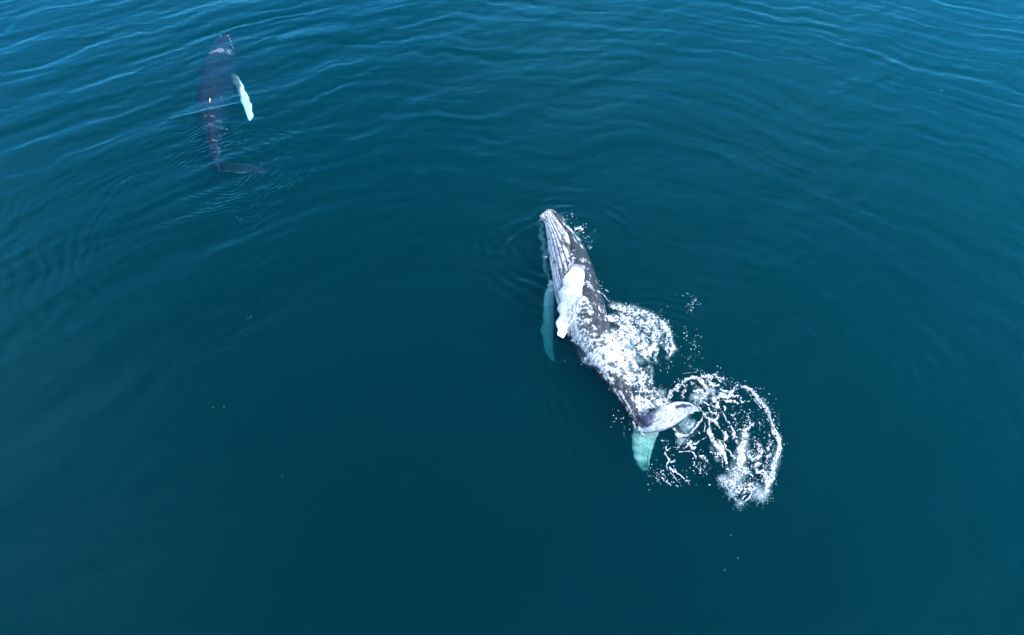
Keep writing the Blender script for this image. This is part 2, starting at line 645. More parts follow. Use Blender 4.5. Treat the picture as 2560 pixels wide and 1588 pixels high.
def shape1(S, PHI):
    deg = np.degrees(PHI)
    k = np.ones_like(S)
    n1 = fbm(S * 60, PHI * 3.2, 11, 5, .6)
    n2 = fbm(S * 150, PHI * 9, 21, 4, .6)
    # throat pleats
    reg = sstep(.02, .06, S) * (1 - sstep(.44, .54, S))
    lim = np.interp(S[:, 0], [0, .1, .2, .3, .5], [88, 88, 70, 62, 48])[:, None]
    reg = reg * (1 - sstep(lim - 8, lim, np.abs(deg + 4)))
    wob = (fbm(S * 14, PHI * 2, 31, 3) - .5) * 5
    gr = np.cos(np.radians((deg + wob) * 360 / 13.0)) * .5 + .5
    groove = sstep(.62, .97, gr) * reg
    k = k - .045 * groove
    # rostrum tapers to a flatter upper jaw
    # mouth line
    cp = crease_phi(S)
    mz = np.exp(-((PHI - cp) * 1.0 / .08) ** 2) * (1 - sstep(.25, .27, S)) * sstep(.004, .02, S)
    mz2 = np.exp(-((PHI + cp) * 1.0 / .045) ** 2) * (1 - sstep(.25, .27, S))
    k = k - .09 * np.clip(mz + mz2, 0, 1)
    lip = np.exp(-((PHI - cp - .14) / .07) ** 2) * (1 - sstep(.2, .26, S))
    k = k + .035 * lip
    # a fold between the eye and the root of the fin
    fold = np.exp(-((PHI - np.radians(70) - (S - .245) * 9) / .16) ** 2) * sstep(.17, .2, S) * (1 - sstep(.235, .26, S))
    k = k - .06 * fold
    k = k + (n1 - .5) * .02
    # chin knob & rostrum tubercles
    k = k + .25 * np.exp(-((S - .02) / .014) ** 2) * np.exp(-((PHI + .2) / .7) ** 2)
    # dorsal ridge of the tail stock
    k = k + .10 * sstep(.6, .8, S) * np.exp(-((np.abs(PHI) - np.pi) / .35) ** 2)
    k = k + .06 * sstep(.6, .8, S) * np.exp(-(PHI / .35) ** 2)
    # colours
    white_lim = np.interp(S[:, 0], [0, .1, .16, .22, .26, .32, .42, .55, .7, 1], [90, 92, 84, 66, 52, 48, 40, 18, 4, 2])[:, None]
    edge = white_lim + ((n1 - .5) * 46 + (n2 - .5) * 24) * sstep(.02, .3, S)
    wf = 1 - sstep(edge - 3, edge + 3, np.abs(deg))
    base = mixc(DARK, DARK2, sstep(.35, .65, n1))
    colr = mixc(base, WHITE * (.88 + .45 * n1[..., None]), wf)
    # blotches and scars in the dark skin
    sp = sstep(.63, .72, fbm(S * 45 + 9, PHI * 5 + 3, 51, 5, .65))
    near = sstep(-40, 0, deg - white_lim) * (1 - sstep(40, 75, deg - white_lim)) * (1 - sstep(.36, .5, S))
    colr = mixc(colr, WHITE * .75, np.clip(sp * (.25 + .8 * near), 0, .9))
    dkn = fbm(S * 50 + 4, PHI * 8 + 8, 71, 4, .6)
    dk = np.maximum(sstep(.58, .66, dkn), sstep(.46, .54, dkn) * (1 - sstep(.03, .075, S))) * wf
    colr = mixc(colr, DARK2 * 1.6, dk * .85)
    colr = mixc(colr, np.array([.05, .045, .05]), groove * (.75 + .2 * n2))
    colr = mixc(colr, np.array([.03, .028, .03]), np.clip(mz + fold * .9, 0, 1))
    # long smears where wet grey skin shows between pleats
    sm = sstep(.60, .7, fbm(S * 9 + 2, PHI * 14 + 5, 91, 4, .55)) * reg
    colr = mixc(colr, np.array([.22, .25, .31]), sm * .65)
    return k, colr


def roll1(t):
    return np.radians(np.interp(t, [0, .3, .6, 1], [26, 28, 34, 58]))


body1 = body_tube(rows1, roll1, 620, 300, shape1)
fr1 = body1[4]

# height map of the body seen from above, so that fin and foam can lie on it
GX0, GY0, GS = .5, 4.0, .025
GNX, GNY = 440, 900
top1 = np.full((GNY, GNX), -9.0)


def splat(v):
    ix = ((v[:, 0] - GX0) / GS).astype(int); iy = ((v[:, 1] - GY0) / GS).astype(int)
    ok = (ix >= 1) & (iy >= 1) & (ix < GNX - 1) & (iy < GNY - 1)
    for dx in (0, 1):
        for dy in (0, 1):
            np.maximum.at(top1, (iy[ok] + dy, ix[ok] + dx), v[ok, 2])


splat(body1[0])


def top_at(x, y):
    fx = (np.asarray(x, float) - GX0) / GS; fy = (np.asarray(y, float) - GY0) / GS
    ix = np.clip(fx.astype(int), 0, GNX - 2); iy = np.clip(fy.astype(int), 0, GNY - 2)
    z = top1[iy, ix]
    return np.where((fx < 0) | (fy < 0) | (fx >= GNX - 1) | (fy >= GNY - 1), -9, z)


def on_body(px, py, off, zmin=-.2):
    for z in np.arange(1.4, zmin, -.01):
        p = at(px, py, z)
        if float(top_at(p[0:1], p[1:2])[0]) + off >= z:
            return p
    return at(px, py, zmin)


def fin_col_white(seed):
    def f(T, U, S):
        n = fbm(T * 16 + seed, U * 5, seed, 5, .6)
        c = WHITE * (.92 + .16 * n[..., None])
        sp = sstep(.60, .68, fbm(T * 38 + seed, U * 10, seed + 3, 5, .65))
        c = mixc(c, np.array([.22, .21, .22]), sp * .55)
        root = (1 - sstep(.02, .11, T + (n - .5) * .16))
        return mixc(np.minimum(c * 1.25, .74), np.array([.10, .10, .12]), root * .8)
    return f


def fin_st(lst, zf=None):
    out = []
    for (lx, ly, lz, tx, ty, tz, th) in lst:
        out.append((at(lx, ly, lz), at(tx, ty, tz), th))
    return out


st = []
for i, (lx, ly, tx, ty, off, zm) in enumerate([
        (1428, 662, 1462, 664, .02, -.2), (1418, 684, 1461, 682, .10, .3), (1408, 706, 1459, 708, .13, .35), (1401, 732, 1455, 736, .13, .34),
        (1398, 758, 1447, 763, .12, .32), (1396, 782, 1437, 788, .11, .28), (1393, 806, 1425, 810, .10, .22), (1395, 828, 1417, 828, .08, .16), (1405, 845, 1410, 845, .05, .10)]):
    a_ = on_body(lx, ly, off, zm); b_ = on_body(tx, ty, off, zm)
    st.append((a_, b_, [.10, .16, .17, .16, .14, .12, .10, .07, .03][i]))
fin_up = blade(st, 150, 48, fin_col_white(3), knob=.09, seed=2)
splat(fin_up[0])

fin_dn = blade(fin_st([
    (1372, 700, -0.33, 1392, 705, -0.26, .12), (1364, 735, -0.55, 1386, 740, -0.52, .15), (1357, 775, -0.78, 1384, 780, -0.75, .15), (1357, 805, -0.94, 1384, 805, -0.91, .14),
    (1353, 830, -1.09, 1383, 832, -1.07, .12), (1361, 858, -1.23, 1382, 858, -1.21, .10), (1364, 882, -1.37, 1384, 884, -1.33, .08), (1384, 905, -1.49, 1388, 905, -1.49, .03)]),
    120, 40, lambda T, U, S: WHITE * (.95 + .1 * fbm(T * 14, U * 4, 5, 4)[..., None]), knob=.05, seed=9)


def fluke_col(T, U, S):
    n = fbm(T * 7 + 2, U * 4.5 + 1, 33, 5, .6)
    n2 = fbm(T * 26, U * 14, 37, 4, .6)
    c = np.array([.56, .57, .62]) * (.80 + .35 * n[..., None])
    dk = (1 - sstep(.20, .36, T + (n - .5) * .4 + U * .16)) * (1 - sstep(.6, .95, U + (n2 - .5) * .3))
    dk = np.maximum(dk, sstep(.52, .62, n2) * (1 - sstep(.3, .55, T)) * (1 - sstep(.4, .6, U)) * .8)
    patch = 1.25 * np.exp(-((T - .68) / .13) ** 2 - ((U - .24) / .13) ** 2)
    dk = np.maximum(dk, sstep(.42, .6, patch + (n2 - .5) * .6))
    dk = np.maximum(dk, np.exp(-(U / .02) ** 2) * .9)
    dk = np.maximum(dk, sstep(.90, .96, U) * (1 - sstep(.5, .7, T)) * .6)
    dk = np.maximum(dk, sstep(.64, .70, n2) * .6)
    dk = np.maximum(dk, sstep(.62, .68, fbm(T * 40 + 7, U * 5, 39, 3)) * .35)
    return mixc(c, np.array([.035, .04, .075]), np.clip(dk, 0, 1))


fl_up = blade(fin_st([
    (1583, 1020, .10, 1598, 1078, -.10, .20), (1602, 1040, .30, 1622, 1082, -.16, .20), (1621, 1036, .46, 1640, 1080, -.14, .17), (1641, 1022, .60, 1660, 1076, -.08, .15), (1662, 1012, .70, 1680, 1067, .0, .13),
    (1684, 1006, .76, 1696, 1057, .10, .11), (1706, 1003.5, .78, 1711, 1044, .26, .09), (1727, 1008, .74, 1724, 1035, .40, .07),
    (1741, 1017, .66, 1738, 1029, .50, .05), (1750, 1028, .58, 1749, 1029, .57, .02)]), 140, 44, fluke_col, camber=.10, knob=.018, seed=8)
fl_dn = blade(fin_st([
    (1582, 1035, -.05, 1622, 1040, -.10, .18), (1583, 1062, -.24, 1645, 1078, -.28, .18), (1582, 1085, -.45, 1641, 1095, -.40, .15), (1580, 1107, -.55, 1636, 1108, -.50, .13), (1582, 1130, -.58, 1630, 1128, -.54, .11),
    (1587, 1148, -.56, 1625, 1146, -.54, .08), (1593, 1162, -.72, 1623, 1162, -.72, .06), (1602, 1176, -.95, 1620, 1175, -.95, .03)]),
    100, 40, lambda T, U, S: np.array([.44, .44, .42]) * (.35 + 1.2 * fbm(T * 5, U * 3, 44, 4)[..., None]), camber=.06, knob=.03, seed=4)
splat(fl_up[0])
jaw = blade(fin_st([
    (1366, 524, .30, 1362, 538, .30, .10), (1378, 524, .34, 1368, 541, .40, .17), (1391, 532, .30, 1379, 547, .42, .20), (1403, 545, .22, 1390, 559, .40, .21),
    (1413, 562, .12, 1400, 577, .36, .20), (1423, 586, .02, 1409, 600, .34, .18), (1437, 612, -.06, 1420, 628, .34, .14), (1450, 640, -.15, 1436, 655, .30, .06)]), 90, 36,
    lambda T, U, S: mixc(mixc(DARK, DARK2, U), WHITE, sstep(.56, .66, fbm(T * 22, U * 9, 305, 5, .65)) * .8))
v, q, t_, c_ = merge([body1[:4], jaw, fin_up, fin_dn, fl_up, fl_dn])
whale1 = mesh_obj('humpback_whale', v, q, M_SKIN, colors=c_, tris=t_)
tag(whale1, 'humpback whale rolled on its side amid white splashes, pale pleated throat and raised fluke showing', 'whale', 'humpback whales')


def body_pt(fr, s, phi_deg, k=1.0):
    i = int(round(s * (len(fr['t']) - 1)))
    p = math.radians(phi_deg)
    d = fr['B'][i] * math.cos(p) * fr['rd'][i] + fr['U'][i] * math.sin(p) * fr['rl'][i]
    return fr['C'][i] + d * k, d / np.linalg.norm(d)


def add_blob(name, fr, s, phi, r, mat, parent, seed, squash=.6):
    c, n = body_pt(fr, s, phi, 1.0)
    v, q, t = blob(n, c, r, seed, squash)
    return mesh_obj(name, v, q, mat, tris=t, parent=parent)


# dorsal fin of whale 1 (on the back, low at the right, partly under the foam)
def dorsal(fr, s0, s1, hgt, col, lean=.0):
    st = []
    for k, hh in enumerate(np.linspace(0, 1, 6)):
        a = s0 + (s1 - s0) * hh * .75
        b2 = s1 + (s1 - s0) * .25 * hh
        ia, ib = int(a * (len(fr['t']) - 1)), int(b2 * (len(fr['t']) - 1))
        pa = fr['C'][ia] - fr['B'][ia] * (fr['rd'][ia] * (.9) + hgt * hh)
        pb = fr['C'][ib] - fr['B'][ib] * (fr['rd'][ib] * (.9) + hgt * hh * .85)
        st.append((pa, pb, .12 * (1 - hh * .8)))
    return blade(st, 30, 24, col)


d1 = dorsal(fr1, .62, .68, .22, lambda T, U, S: mixc(DARK, DARK2, T))
o = mesh_obj('dorsal_fin', d1[0], d1[1], M_SKIN, colors=d1[3], tris=d1[2], parent=whale1)
add_blob('eye', fr1, .252, 78, .035, M_EYE, whale1, 1, .8)
for i, (s, p, r) in enumerate([(.018, 5, .055), (.03, 60, .05), (.03, 120, .05), (.02, 150, .05), (.05, 125, .05), (.07, 130, .045), (.09, 122, .04),
                               (.045, 30, .04), (.02, -30, .06), (.11, 128, .04), (.13, 120, .035), (.06, 160, .05)]):
    add_blob('tubercle', fr1, s, p, r, M_BARN if i < 5 else M_SKIN if False else M_BARN, whale1, 100 + i)

# ---- the second whale, swimming just under the surface
W2 = [
    (0.00, 567, 90, 6, -.25),
    (.015, 566, 94, 30, -.30),
    (.05, 563, 106, 46, -.42),
    (.10, 559, 122, 58, -.55),
    (.16, 556, 142, 70, -.70),
    (.23, 552, 168, 90, -.85),
    (.32, 546, 202, 97, -.98),
    (.42, 540, 240, 97, -.98),
    (.52, 535, 276, 84, -.92),
    (.61, 533, 306, 66, -.82),
    (.70, 534, 338, 49, -.75),
    (.80, 537, 372, 33, -.72),
    (.90, 542, 402, 20, -.80),
    (.96, 545, 418, 13, -.90),
    (1.0, 547, 428, 8, -.95)]
rows2 = []
for s, px, py, w, z in W2:
    kd = np.interp(s, [0, .1, .2, .5, 1], [.60, .58, .58, .70, 1.3])
    for _ in range(3):                 # the back lies a hand's breadth under the surface, deeper at the tail
        c = at(px, py, z)
        depth = np.dot(c - np.array([0, 0, H]), [0, CP, -SP])
        r = w / 2 * depth / FPX
        z = -r * kd * 1.05 - np.interp(s, [0, .1, .35, .6, .8, 1], [.06, .05, .03, .03, .06, .14])
    rows2.append((s, c[0], c[1], c[2], r, r * kd))


def shape2(S, PHI):
    n1 = fbm(S * 50, PHI * 4, 111, 5, .6)
    back = np.abs(np.abs(PHI) - np.pi)
    k = np.ones_like(S)
    # head: flat rostrum with a median ridge and the mouth line along each side
    ml = np.exp(-((back - np.interp(S, [0, .05, .12, .19], [.9, 1.0, 1.0, 1.25])) / .06) ** 2) * (1 - sstep(.17, .2, S))
    k = k - .08 * ml
    k = k + .07 * np.exp(-(back / .14) ** 2) * sstep(.02, .06, S) * (1 - sstep(.14, .18, S))
    k = k + .10 * np.exp(-(back / .3) ** 2) * np.exp(-((S - .165) / .02) ** 2)
    bh = np.exp(-((back - .13) / .05) ** 2) * np.exp(-((S - .172) / .012) ** 2)
    k = k - .05 * bh
    # keel of the tail stock
    k = k + .22 * sstep(.5, .75, S) * np.exp(-(back / .28) ** 2)
    k = k + .05 * sstep(.25, .4, S) * np.exp(-(back / .12) ** 2)
    k = k + (n1 - .5) * .02
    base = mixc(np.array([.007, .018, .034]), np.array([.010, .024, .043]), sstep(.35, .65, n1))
    base = mixc(base, np.array([.012, .012, .015]), np.clip(ml + bh, 0, 1) * .8)
    sp = sstep(.70, .76, fbm(S * 60, PHI * 9, 121, 4, .6)) * (.3 + .7 * (1 - sstep(.1, .2, S)))
    base = mixc(base, np.array([.25, .27, .30]), sp * .3 * (S < .2))
    # pale flecks behind the blowholes
    sc_ = np.exp(-((S - .168) / .014) ** 2) * sstep(.5, .62, fbm(S * 160, PHI * 14, 125, 4, .6)) * (back < 1)
    base = mixc(base, np.array([.55, .56, .58]), sc_ * .7)
    # light scarring along the lit flank of the tail stock
    ln = sstep(.66, .7, fbm(S * 90, PHI * 1.4, 131, 3)) * sstep(.55, .62, S) * (1 - sstep(.93, .97, S))
    base = mixc(base, np.array([.20, .20, .20]), ln * .45)
    belly = 1 - sstep(.8, 1.2, np.abs(PHI) + (n1 - .5))
    base = mixc(base, WHITE * .8, belly * (1 - sstep(.4, .55, S)))
    return k, base


def roll2(t):
    return -math.pi / 2 + np.radians(np.interp(t, [0, .3, 1], [0, 2, 2])) * 1.0


body2 = body_tube(rows2, roll2, 460, 200, shape2)
fr2 = body2[4]


def fin2_col(T, U, S):
    n = fbm(T * 12, U * 5, 141, 5, .6)
    c = np.array([.88, .88, .85]) * (.9 + .15 * n[..., None])
    dk = (1 - sstep(.28, .42, T + (n - .5) * .2 + (.5 - U) * .40))
    return mixc(c, np.array([.12, .13, .15]), dk)


pf_r = blade(fin_st([
    (580, 182, -.45, 572, 204, -.55, .16), (594, 192, -.25, 584, 209, -.32, .15), (604, 206, -0.30, 590, 216, -0.34, .14), (611, 222, -0.24, 594, 228, -0.27, .14), (618, 236, -0.22, 599, 242, -0.24, .13),
    (624, 250, -0.22, 604, 256, -0.24, .12), (629, 264, -0.22, 610, 268, -0.24, .10), (632, 280, -0.22, 615, 282, -0.26, .09), (632, 293, -0.24, 619, 295, -0.26, .06), (627, 301, -0.26, 624, 302, -0.26, .03)]),
    120, 36, fin2_col, knob=.035, seed=5)
pf_l = blade(fin_st([
    (493, 190, -1.3, 500, 210, -1.3, .14), (482, 232, -1.6, 493, 240, -1.6, .14), (476, 262, -1.8, 489, 268, -1.8, .12),
    (470, 292, -2.0, 483, 297, -2.0, .10), (467, 312, -2.1, 472, 318, -2.1, .04)]),
    90, 30, lambda T, U, S: WHITE * (.6 + .2 * fbm(T * 12, U * 5, 151, 4)[..., None]), knob=.07, seed=6)


def fluke2_col(T, U, S):
    n = fbm(T * 10, U * 5, 161, 4, .6)
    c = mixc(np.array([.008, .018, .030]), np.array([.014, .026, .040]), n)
    edge = np.exp(-(U / .035) ** 2) + np.exp(-((1 - U) / .04) ** 2) * sstep(.45, .6, n)
    return mixc(c, np.array([.40, .40, .38]), np.clip(edge, 0, 1) * .7)


fk_r = blade(fin_st([
    (543, 404, -0.63, 547, 426, -0.68, .12), (562, 407, -0.46, 563, 429, -0.52, .12), (585, 409, -0.38, 583, 431, -0.43, .11), (610, 411, -0.32, 603, 432, -0.38, .09),
    (632, 415, -0.29, 622, 432, -0.33, .07), (652, 420, -0.27, 643, 431, -0.30, .05), (667, 427, -0.27, 665, 430, -0.27, .02)]), 100, 36, fluke2_col)
fk_l = blade(fin_st([
    (545, 404, -0.71, 545, 426, -0.77, .12), (528, 412, -0.85, 528, 431, -0.90, .12), (508, 418, -0.97, 510, 436, -1.02, .10),
    (488, 425, -1.10, 494, 441, -1.16, .08), (470, 437, -1.22, 477, 446, -1.27, .05), (458, 450, -1.36, 460, 451, -1.36, .02)]), 90, 36, fluke2_col)
dz2 = dorsal(fr2, .50, .545, .20, lambda T, U, S: mixc(DARK2, np.array([.7, .68, .62]), sstep(.45, .9, T)))
v, q, t_, c_ = merge([body2[:4], pf_r, pf_l, fk_r, fk_l])
whale2 = mesh_obj('humpback_whale', v, q, M_SKIN_WET, colors=c_, tris=t_)
tag(whale2, 'dark humpback whale swimming just beneath the surface, one bright white flipper beside its flank', 'whale', 'humpback whales')
mesh_obj('dorsal_fin', dz2[0], dz2[1], M_SKIN_WET, colors=dz2[3], tris=dz2[2], parent=whale2)
for sgn in (-1, 1):
    add_blob('blowhole', fr2, .172, 180 + sgn * 8, .06, M_EYE, whale2, 5 + sgn, .25)
i = 0
for s, offs in ((.03, (28, -28)), (.05, (40, -40, 0)), (.075, (46, -46)), (.10, (52, -52, 0)), (.125, (58, -58)), (.15, (64,))):
    for a in offs:
        add_blob('tubercle', fr2, s, 180 - a, .035, M_BARN, whale2, 200 + i)
        i += 1

# ------------------------------------------------------------------ foam
VIEWS = {'3': (1300, 650, 4.726), '4': (1450, 850, 4.086), '5': (1600, 900, 3.8775), 'a': (1650, 920, 7.865),
         'b': (1600, 1080, 6.416), '2': (1250, 490, 5.6), 'h': (1340, 520, 9.45)}


def S(v, *pts):
    """a streak of foam: points (x, y[, half width[, density]])"""
    ox, oy, k = VIEWS[v]
    out = []
    w, d = 20, .9
    for p in pts:
        if len(p) > 2: w = p[2]
        if len(p) > 3: d = p[3]
        out.append((ox + p[0] / k, oy + p[1] / k, w / k, d))
    return out


CURL = [
    S('3', (1090, 545, 25, .8), (1170, 560, 42), (1250, 575, 50, .8), (1400, 620, 55, .75), (1560, 680, 45, .8), (1680, 745, 38, .85), (1750, 840, 30, .8), (1790, 960, 32, .75), (1795, 1060, 32, .8), (1760, 1150, 18, .7)),
    S('3', (1000, 690, 22, .8), (1120, 700, 45, .8), (1230, 760, 70, .9), (1300, 850, 80, .9), (1370, 880, 60, .8), (1450, 960, 80, .9), (1470, 1060, 75, .95), (1500, 1130, 45, .9), (1515, 1170, 14, .8)),
    S('3', (1430, 750, 50, .75), (1540, 810, 60, .85), (1610, 880, 60, .9), (1590, 960, 50, .8), (1580, 1030, 45, .9), (1530, 1070, 30, .8)),
    S('3', (1250, 660, 85, .6), (1310, 700, 60, .7), (1420, 690, 60, .5), (1560, 770, 70, .55), (1680, 840, 60, .55)),
    S('3', (1700, 960, 50, .5), (1740, 930, 40, .7), (1720, 1030, 24, .85), (1760, 1080, 30, .6)),
    S('3', (1620, 1060, 30, .8), (1605, 1110, 18), (1600, 1190, 12, .7)),
    S('3', (1520, 1240, 8, .7), (1500, 1300, 12, .6)), S('3', (1550, 1270, 6, .7), (1545, 1390, 8, .6)),
    S('3', (1120, 850, 50, .5), (1200, 840, 40, .6), (1250, 780, 40)),
    S('3', (890, 265, 6, .6), (980, 310, 7, .7), (1040, 370, 6, .6)),
    S('3', (900, 350, 8, .6), (1000, 420, 8, .65), (1060, 490, 8, .6), (1095, 545, 10, .7)),
]
BODY = [
    S('3', (1180, 900, 90, .9), (1060, 930, 100, .9), (970, 980, 80, .75), (900, 1020, 60, .6)),
    S('3', (1250, 980, 110, .85), (1150, 1010, 110, .75), (1050, 1060, 90, .85)),
    S('3', (765, 1175, 20, .95), (830, 1150, 60, 1), (950, 1120, 110, 1.05), (1100, 1110, 140, 1.05), (1230, 1120, 120, 1), (1270, 1220, 100, .9)),
    S('3', (880, 1190, 70, 1), (1000, 1230, 80, .95), (1150, 1250, 110, .9), (1280, 1290, 120, .82), (1370, 1350, 90, .7), (1450, 1400, 80, .68), (1520, 1470, 65, .65)),
    S('3', (570, 640, 40, .9), (640, 610, 70, .85), (720, 560, 80, .8), (800, 570, 50, .7), (840, 640, 30, .5)),
    S('3', (560, 740, 40, .9), (620, 760, 80, .75), (700, 720, 70, .7), (790, 740, 50, .6)),
    S('3', (590, 860, 50, .75), (680, 900, 90, .7), (800, 920, 100, .75), (850, 820, 60, .55), (760, 1000, 60, .6)),
    S('3', (690, 470, 40, .8), (740, 480, 50, .75), (800, 550, 60, .6)),
    S('3', (960, 570, 36, .7), (970, 600, 26, .6)), S('3', (760, 260, 24, .55), (830, 330, 20, .5), (900, 380, 16, .5)),
    S('3', (920, 600, 8, .6), (955, 720, 8, .6)), S('3', (830, 700, 14, .6), (860, 690, 10, .6)),
    S('3', (600, 950, 10, .8), (660, 985, 10, .8), (700, 1010, 12, .6)),
    S('4', (380, 200, 110, .9), (450, 260, 110, .8), (500, 340, 90, .82), (580, 410, 90, .8), (650, 480, 90, .66), (720, 550, 80, .6), (790, 600, 55, .5)),
    S('4', (480, 420, 40, .7), (560, 430, 60, .8)),
    S('4', (560, 600, 40, .7), (610, 600, 60, .9), (640, 650, 70, 1), (640, 700, 55, 1), (720, 660, 55, .95), (800, 640, 38, .95), (880, 622, 26, .9), (905, 640, 16, .8)),
    S('4', (180, 310, 12, .75), (240, 370, 16, .8), (300, 430, 14, .8), (340, 500, 12, .8), (400, 590, 10, .75), (460, 670, 11, .75), (500, 750, 14, .75)),
    S('4', (300, 470, 8, .6), (430, 540, 12, .55)), S('4', (490, 520, 20, .55), (560, 590, 20, .5)),
    S('4', (500, 680, 20, .6), (530, 760, 16, .7), (560, 860, 12, .8), (590, 915, 9), (640, 970, 8), (690, 995, 7, .7)),
    S('4', (600, 810, 22, .5), (660, 870, 16, .55)), S('4', (760, 890, 12, .6), (790, 895, 8, .6)),
]
